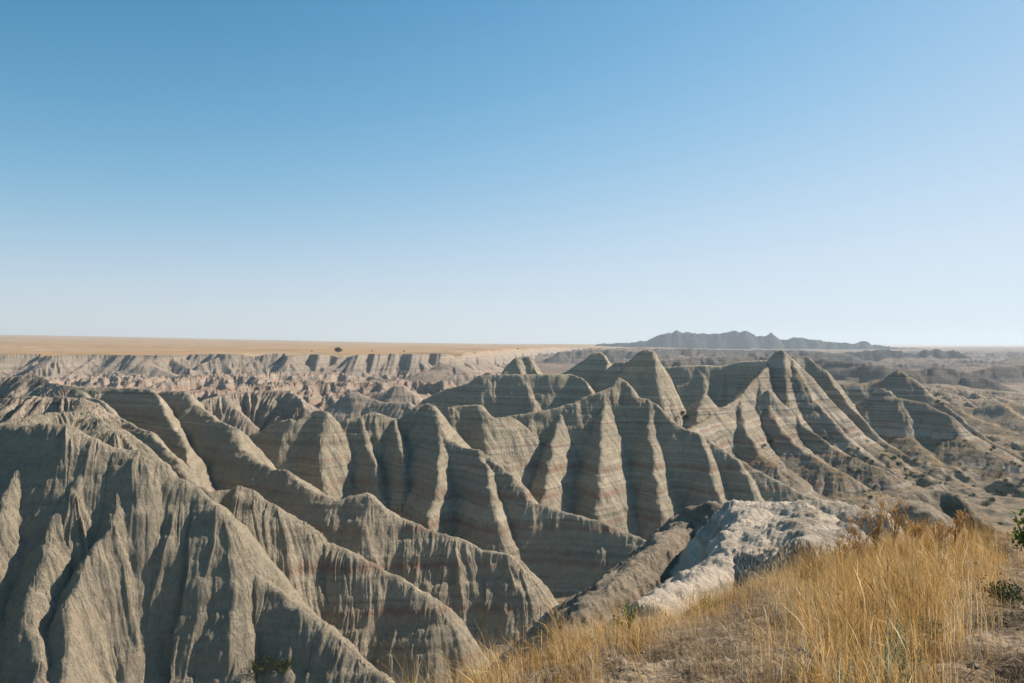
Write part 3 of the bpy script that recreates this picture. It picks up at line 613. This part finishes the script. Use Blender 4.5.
def grass(name, label, n, xs, ys, dens, h, hv, w, lean, mat, tint, seed=None, seg=4):
    x = rng.uniform(*xs, n*3); y = rng.uniform(*ys, n*3)
    z, sdv = knoll_z(x, y)
    d = dens(x, y, sdv)
    k = (rng.random(n*3) < d); x, y, z, sdv = x[k][:n], y[k][:n], z[k][:n], sdv[k][:n]
    n = len(x); cl = .45+1.05*np.clip(perlin(x/.30+3, y/.30)*1.3+.5, 0, 1)
    hh = h*cl*(1+hv*rng.normal(size=n)).clip(.3, 2)*(1-.35*sm(0, .8, sdv))
    az = R(165)+rng.normal(size=n)*1.3+1.2*perlin(x/.8, y/.8+9); ln = np.abs(lean[0]+lean[1]*rng.normal(size=n))
    V, Fq = blades(x, y, z, hh, w*(.6+.8*rng.random(n)), ln, az, seg=seg, seed=seed)
    tv = np.clip(tint[0]+tint[1]*rng.normal(size=n)+.38*perlin(x/.6+31, y/.6), 0, 1)
    o = tinted(name, V, Fq, np.repeat(tv, (seg+1)*2), MV[mat])
    o['kind'] = 'stuff'; o['label'] = label; o['category'] = 'grass'; print(name, n)
def cen(y): return 1.75+.50*(y-4)
def d_gold(x, y, s):
    c = (x-cen(y))/(.38+.10*(y-4).clip(0, 8)+.25*sm(8, 11, y))
    pt = np.clip(perlin(x/.38+1, y/.38)*3.0+.5, .03, 1)
    return np.exp(-(c*c)**1.4)*pt*(s < .3)*(y > 2.6)
def d_left(x, y, s):
    e = sm(-1.25, -.2, s)*(1-sm(.4, 1.0, s))
    return e*(1-sm(3.0, 4.3, x))*np.clip(perlin(x/.4+5, y/.4)*2.6+.45, .02, 1)
def d_all(x, y, s):
    return (s < .5)*np.clip(perlin(x/.5+15, y/.4)*2.2+.55, .05, 1)*(1-.75*sm(.6, 1.2, x-cen(y)))*(1-.3*sm(0, .5, s))
def d_right(x, y, s): return (s < .4)*sm(.7, 1.3, x-cen(y))*np.clip(perlin(x/.5+45, y/.3)*3-.1, 0, 1)
def d_rim(x, y, s): return sm(-1.6, -.2, s)*(1-sm(.3, .9, s))*sm(3.6, 5, x)*(1-.7*sm(7.2, 8, x))*np.clip(perlin(x/.4+5, y/.4)*2+.6, .05, 1)
grass('tall_grass', 'tall golden dry grass swaying in the big clump at lower right', 120000, (0, 9), (2.6, 13), d_gold, .27, .3, .0029, (.3, .26), 'gold', (.48, .27), seed=.22, seg=6)
grass('dry_grass', 'shorter yellow dry grass along the left rim of the knoll', 42000, (-1.5, 5), (3.2, 12.5), d_left, .19, .4, .0030, (.5, .35), 'gold', (.55, .25), seed=.15)
grass('rim_grass', 'golden grass standing on the far rim of the knoll', 12000, (3, 10), (9, 14.5), d_rim, .20, .3, .004, (.3, .25), 'gold', (.5, .22), seed=.2)
grass('matted_grass', 'grey brown matted dead grass and twigs lying over the dirt', 110000, (-1.5, 11), (2.6, 13.5), d_all, .10, .4, .0036, (1.05, .45), 'straw', (.42, .26), seg=3)
grass('sparse_grass', 'short bleached tufts on the bare ground at the right edge', 9000, (2, 11), (3, 13), d_right, .12, .4, .004, (.7, .4), 'straw', (.62, .22), seg=3)

def pebbles(name, label, n, xs, ys, zf, size, mat):
    x = rng.uniform(*xs, n); y = rng.uniform(*ys, n); z = zf(x, y); r = size*rng.lognormal(0, .55, n)
    o8 = np.array([(1, 0, 0), (0, 1, 0), (-1, 0, 0), (0, -1, 0), (0, 0, .8), (0, 0, -.6)], float)
    V = o8[None]*r[:, None, None]*(.6+.8*rng.random((n, 6, 1)))+np.stack([x, y, z], -1)[:, None]
    t = np.array([(0, 1, 4), (1, 2, 4), (2, 3, 4), (3, 0, 4), (1, 0, 5), (2, 1, 5), (3, 2, 5), (0, 3, 5)])
    Fq = (np.arange(n)*6)[:, None, None]+t[None]
    o = link(bpy.data.objects.new(name, mesh_from(name, V.reshape(-1, 3), Fq.reshape(-1, 3), M[mat], False))); o['kind'] = 'stuff'; o['label'] = label; o['category'] = 'gravel'
pebbles('gravel', 'crumbled pale pebbles and clods scattered over the bare knoll soil', 5000, (-1, 11), (3, 13), lambda a, b: knoll_z(a, b)[0]+.004, .011, 'out')
def kz1(x, y): return float(knoll_z(np.array([x], np.float32), np.array([y], np.float32))[0][0])
def tube(path, rad, n=5):
    path = [Vector(p) for p in path]; V = []; Fq = []
    for i, p in enumerate(path):
        t = (path[min(i+1, len(path)-1)]-path[max(i-1, 0)]).normalized()
        u = t.orthogonal().normalized(); v = t.cross(u)
        for k in range(n):
            a = 2*math.pi*k/n; V.append(p+(u*math.cos(a)+v*math.sin(a))*rad[i])
        if i:
            for k in range(n): Fq.append(((i-1)*n+k, (i-1)*n+(k+1) % n, i*n+(k+1) % n, i*n+k))
    return V, Fq
class MB:
    def __init__(s): s.V = []; s.F = []; s.T = []
    def add(s, V, Fq, t=.5):
        o = len(s.V); s.V += [tuple(v) for v in V]; s.F += [tuple(i+o for i in f) for f in Fq]; s.T += [t]*len(V)
    def leaf(s, p, d, L, W, t):
        d = Vector(d).normalized(); u = d.cross(Vector(rng.normal(size=3))).normalized(); p = Vector(p)
        s.add([p, p+d*L*.5+u*W*.5, p+d*L, p+d*L*.5-u*W*.5], [(0, 1, 2, 3)], t)
    def obj(s, name, mat, parent=None):
        return tinted(name, np.array(s.V), np.array(s.F), np.array(s.T), MV[mat], parent)
def thing(name, label, cat, loc, group=None):
    o = link(bpy.data.objects.new(name, None)); o.location = loc; o['label'] = label; o['category'] = cat
    if group: o['group'] = group
    return o
# silvery sage stalks in front of the golden clump
for px, Yv, h, lab in [(842, 3.55, .34, 'silvery green sage stalk at the bottom edge, leftmost of the four by the tall grass'), (866, 3.6, .40, 'pale bushy sage stalk at the bottom edge, second from the left of the four'),
                       (884, 3.7, .47, 'tallest thin sage stalk at the bottom edge, with a pale seed tip'), (903, 3.65, .44, 'dark green sage stalk at the bottom edge, rightmost of the four beside the bare ground')]:
    x = (px-CX)/F*Yv; r_ = thing('sage_stalk', lab, 'sage', (x, Yv, kz1(x, Yv)-.01), 'sage stalks in the tall grass')
    st = MB(); lf = MB(); nb = 4 if px == 866 else 3
    for q in range(nb):
        a = rng.random()*6.28; l = .03+.05*q; hh = h*(1-.12*q)
        pth = [(l*t*math.cos(a)*1.2+.01*math.sin(7*t+q), l*t*math.sin(a)*1.2, hh*t) for t in np.linspace(0, 1, 7)]
        V, Fq = tube(pth, np.linspace(.004, .0012, 7)); st.add(V, Fq, .3)
        for j in range(150):
            t = .15+.85*j/150; p = Vector(pth[0]).lerp(Vector(pth[-1]), t); aa = rng.random()*6.28
            L = (.035*(1-t)+.010)*(.6+.7*rng.random())
            lf.leaf(p, (math.cos(aa), math.sin(aa), .5+rng.random()), L, L*.32, float(np.clip((.25 if px == 903 else .5)+.3*t+.2*rng.normal(), 0, 1)))
    st.obj('stem', 'sage', r_); lf.obj('leaves', 'sage', r_)
# rusty airy weeds on the rim
WL = [(840, 11.1, .55, 'leftmost short rusty weed on the rim, just right of the white outcrop'), (858, 11.3, .85, 'tall rusty weed rising above the white rock, left of its taller neighbour'), (876, 11.6, .95, 'tallest airy orange weed on the rim at the top of the golden clump'),
      (893, 11.8, .80, 'rusty weed just left of the striped rock hump'), (915, 11.9, .55, 'short weed in front of the shaded left face of the rock hump'), (953, 12.1, .62, 'reddish weed standing alone before the dark hollow right of the clump'), (936, 12.0, .45, 'small rusty weed left of the reddish one on the rim')]
for px, Yv, h, lab in WL:
    x = (px-CX)/F*Yv; r_ = thing('dry_weed', lab, 'weed', (x, Yv, kz1(x, Yv)-.02), 'rusty weeds along the rim')
    st = MB(); lf = MB()
    for q in range(9):
        a = rng.random()*6.28; sp = .10+.16*rng.random(); hh = h*(.7+.35*rng.random())
        pts_ = [Vector((sp*t*t*math.cos(a), sp*t*t*math.sin(a), hh*t)) for t in np.linspace(0, 1, 6)]
        V, Fq = tube(pts_, np.linspace(.005, .002, 6), 4); st.add(V, Fq, .3)
        for j in range(10):
            t = .35+.65*rng.random(); i = min(int(t*5), 4); p = pts_[i].lerp(pts_[i+1], t*5-i); aa = rng.random()*6.28
            e = p+Vector((math.cos(aa)*.07, math.sin(aa)*.07, .08+.05*rng.random()))*(1.3-t*.6)
            V, Fq = tube([p, e], [.002, .001], 3); st.add(V, Fq, .5)
            for _ in range(9):
                c = p.lerp(e, .3+.7*rng.random()); lf.leaf(c, rng.normal(size=3), .022, .014, float(np.clip(.5+.25*rng.normal(), 0, 1)))
    st.obj('stem', 'weed', r_); lf.obj('seed_heads', 'weed', r_)
# green shrub reaching in at the right edge, and two small yellow green herbs
def shrub(name, label, cat, loc, rx, rz, nleaf, L, mat='green', nb=14, bark='bark', zmin=.15, group=None, squash=.5):
    r_ = thing(name, label, cat, loc, group); st = MB(); lf = MB()
    for q in range(nb):
        a = 6.28*q/nb+rng.random()*.6; el = .25+1.1*rng.random(); rr = .75+.35*rng.random()
        tip = Vector((rx*math.cos(a)*math.cos(el)*rr, rx*math.sin(a)*math.cos(el)*rr, rz*math.sin(el)*rr+rz*zmin))
        midp = tip*.5+Vector((0, 0, rz*.12)); V, Fq = tube([(0, 0, 0), midp, tip], [rz*.022, rz*.014, rz*.005], 5)
        st.add(V, Fq, .3)
        for j in range(nleaf//nb):
            t = .35+.65*rng.random()**.7; p = (Vector((0, 0, 0)).lerp(midp, t*2) if t < .5 else midp.lerp(tip, t*2-1))+Vector(rng.normal(size=3)*rx*.11)
            lf.leaf(p, rng.normal(size=3)+np.array([0, 0, .5]), L*(.6+.8*rng.random()), L*squash, float(np.clip(.45+.28*rng.normal(), 0, 1)))
    st.obj('branches', bark, r_); lf.obj('leaves', mat, r_); return r_
x = (1044-CX)/F*6.2
shrub('green_shrub', 'bright green leafy shrub leaning in from the right edge above the dry ground', 'shrub', (x, 6.2, kz1(x, 6.2)-.02), .24, .82, 1500, .05, nb=26, zmin=.36)
for px, Yv, lab in [(706, 9.2, 'small yellow green herb below the white outcrop'), (628, 7.4, 'small yellow green herb among the grass on the left rim')]:
    x = (px-CX)/F*Yv; shrub('green_herb', lab, 'herb', (x, Yv, kz1(x, Yv)), .14, .26, 200, .03, nb=9, group='small green herbs')
x = (1003-CX)/F*7.2; shrub('low_shrub', 'low dark shrub on the bare ground at the right edge, upper one', 'shrub', (x, 7.2, kz1(x, 7.2)), .30, .16, 700, .03, mat='scrub', nb=12, group='low dark shrubs at right')
x = (930-CX)/F*4.9; shrub('low_shrub', 'low dark shrub right of the sage stalks near the bottom edge', 'shrub', (x, 4.9, kz1(x, 4.9)), .17, .12, 400, .02, mat='scrub', nb=12, group='low dark shrubs at right')

# shrubs down in the valley and on the slopes, found by dropping them onto the terrain
SP = HY-H/Y*F                               # picture row of every terrain vertex (only used to choose where plants stand)
SPm = np.minimum.accumulate(SP, 0)
colsA = np.array(cols)
def onterrain(px, py):
    j = int(np.argmin(np.abs(colsA-px))); c = SPm[:, j]
    i = int(np.argmax(c <= py)); return float(X[i, j]), float(Y[i, j]), float(H[i, j])
def bushmesh(seed, n=260, L=.32):
    g_ = np.random.default_rng(seed); b_ = MB()
    lob = [(g_.normal(size=3)*np.array([.45, .45, .16])+np.array([0, 0, .35]), .35+.25*g_.random()) for _ in range(6)]
    for i in range(n):
        c, rr = lob[i % 6]; d_ = g_.normal(size=3); d_ /= np.linalg.norm(d_); p = c+d_*rr*(.5+.5*g_.random()); p[2] = max(p[2], .03)
        b_.leaf(p, g_.normal(size=3)+d_, L*(.5+.7*g_.random()), L*.5, float(np.clip(.5+.3*g_.normal(), 0, 1)))
    V, Fq = tube([(0, 0, -.3), (0, 0, .3)], [.06, .04], 5); b_.add(V, Fq, .1)
    me_o = b_.obj('scrub_bush', 'scrub'); me_ = me_o.data; bpy.data.objects.remove(me_o); return me_
BM = [bushmesh(s) for s in (1, 2, 3, 4)]
spots = [(682, 416), (686, 419), (676, 421), (763, 446), (770, 442), (872, 462), (885, 452), (892, 460), (899, 466), (905, 470), (911, 474), (938, 402), (942, 405), (998, 492), (1004, 496), (990, 500), (985, 505), (870, 498), (880, 500), (1010, 488), (1016, 494), (860, 474), (868, 480), (826, 440), (831, 445), (921, 480), (930, 484), (915, 490)]
for i in range(75):
    spots.append((rng.uniform(845, 1030), 440+60*rng.random()**.8))
nb_ = 0
for i, (px, py) in enumerate(spots):
    x, y, z = onterrain(px, py)
    if y < 150 or y > 600: continue
    s = rng.uniform(.6, 1.4)*(1.0 if i < 28 else .6)
    o = link(bpy.data.objects.new('scrub_bush', BM[i % 4])); o.location = (x, y, z-.05*s); o.scale = (s*1.2, s, s*.85); o.rotation_euler[2] = rng.random()*6.28
    o['label'] = 'small dark green bush dotting the valley slopes and floor on the right'; o['category'] = 'bush'; o['group'] = 'bushes dotting the valley on the right'; nb_ += 1
for px, py, s, lab in [(262, 676, 2.2, 'larger dark bush at the foot of the big left ridge, bottom edge'), (284, 672, 1.5, 'smaller bush right of the larger one at the foot of the left ridge')]:
    x, y, z = onterrain(px, py); print('bush', x, y, z)
    shrub('canyon_bush', lab, 'bush', (x, y, z-.1), s, s, 500, .22, mat='scrub', nb=14, group='bushes at the foot of the big left ridge')
# lone tree and a few bushes on the prairie
x, y, z = onterrain(338, 352.5); print('tree', x, y, z)
s = y*8/F/2
shrub('prairie_tree', 'lone round green tree on the golden prairie beyond the wall', 'tree', (x, y, z-.3), s, s*.8, 900, s*.26, mat='scrub', nb=22, zmin=.6)
for px, lab in [(312, 'tiny dark bush on the prairie left of the lone tree'), (372, 'tiny dark bush on the prairie right of the lone tree'), (404, 'dark bush on the prairie above the fluted wall, well right of the lone tree'), (517, 'dark bush at the prairie edge near the middle of the skyline')]:
    x, y, z = onterrain(px, 351.5); s = y*2.0/F/1.4
    o = link(bpy.data.objects.new('prairie_bush', BM[px % 4])); o.location = (x, y, z-.2); o.scale = (s, s, s*.8)
    o['label'] = lab; o['category'] = 'bush'; o['group'] = 'bushes on the prairie'
print('veg', time.time()-T0, nb_)

# ------------------------------------------------------------------ light, sky, haze
AZ, EL = R(60), R(36)       # sun: to the right of the view and ahead of it
sun_dir = Vector((math.cos(EL)*math.sin(AZ), math.cos(EL)*math.cos(AZ), math.sin(EL)))
sd = bpy.data.lights.new('sun', 'SUN'); sd.energy = 5.0; sd.angle = R(.55); sd.color = (1, .83, .69)
so = link(bpy.data.objects.new('sun', sd)); so.rotation_euler = (-sun_dir).to_track_quat('-Z', 'Y').to_euler()
so.location = (50, 50, 120)
EXPO = .76; SKYK = 1/(2**EXPO)/.1
w = bpy.data.worlds.new('World'); scene.world = w; w.use_nodes = True
nt = w.node_tree; nt.nodes.clear()
sk = nt.nodes.new('ShaderNodeTexSky'); sk.sky_type = 'NISHITA'; sk.sun_disc = False
sk.sun_elevation = EL; sk.sun_rotation = AZ; sk.altitude = 800; sk.air_density = 1.0; sk.dust_density = .35; sk.ozone_density = 1.6
bg = nt.nodes.new('ShaderNodeBackground'); bg.inputs[1].default_value = .1
ow = nt.nodes.new('ShaderNodeOutputWorld'); # gentle shoulder per channel: deeper blue overhead, no burnt-out horizon
sp_ = nt.nodes.new('ShaderNodeSeparateColor'); cb_ = nt.nodes.new('ShaderNodeCombineColor'); nt.links.new(sk.outputs[0], sp_.inputs[0])
for ch, (p_, h_, g_, w_) in enumerate([(2.6, .0527, .0392, 0), (1.9, .0943, .0872, 0), (2.4, .0527, .0518, .1)]):
    xi = math_(nt, 'MULTIPLY', math_(nt, 'POWER', sp_.outputs[ch], 1-w_), math_(nt, 'POWER', sp_.outputs[0], w_))
    xp = math_(nt, 'POWER', xi, p_)
    nt.links.new(math_(nt, 'MULTIPLY', math_(nt, 'DIVIDE', xp, math_(nt, 'MULTIPLY_ADD', xp, h_, 1.0)), g_*SKYK), cb_.inputs[ch])
nt.links.new(cb_.outputs[0], bg.inputs[0]); nt.links.new(bg.outputs[0], ow.inputs[0])

HAZE = 1
if HAZE:
    zt = float(ALLV[:, 2].max())+4; zb = float(ALLV[:, 2].min())-2
    x0, x1, y0, y1 = float(ALLV[:, 0].min())-60, float(ALLV[:, 0].max())+60, -1600., 12600.
    v = [(x, y, z) for z in (zb, zt) for x, y in ((x0, y0), (x1, y0), (x1, y1), (x0, y1))]
    f = [(3, 2, 1, 0), (4, 5, 6, 7), (0, 1, 5, 4), (1, 2, 6, 5), (2, 3, 7, 6), (3, 0, 4, 7)]
    me = bpy.data.meshes.new('haze'); me.from_pydata(v, [], f); ho = link(bpy.data.objects.new('haze', me))
    ho['kind'] = 'stuff'; ho['label'] = 'pale blue haze in the air over the badlands'; ho['category'] = 'haze'
    hm = bpy.data.materials.new('haze'); hm.use_nodes = True; nt = hm.node_tree; nt.nodes.clear()
    pv = nt.nodes.new('ShaderNodeVolumePrincipled'); pv.inputs['Density'].default_value = 1.2e-4; pv.inputs['Color'].default_value = (.62, .78, .92, 1); pv.inputs['Anisotropy'].default_value = .2
    oo = nt.nodes.new('ShaderNodeOutputMaterial'); nt.links.new(pv.outputs[0], oo.inputs['Volume']); me.materials.append(hm)

scene.view_settings.view_transform = 'Standard'; scene.view_settings.look = 'None'
scene.view_settings.gamma = 1; scene.view_settings.use_curve_mapping = False
scene.view_settings.exposure = EXPO
scene.cycles.max_bounces = 4; scene.cycles.diffuse_bounces = 2; scene.cycles.volume_bounces = 1
scene.cycles.use_denoising = True
print('done', time.time()-T0)
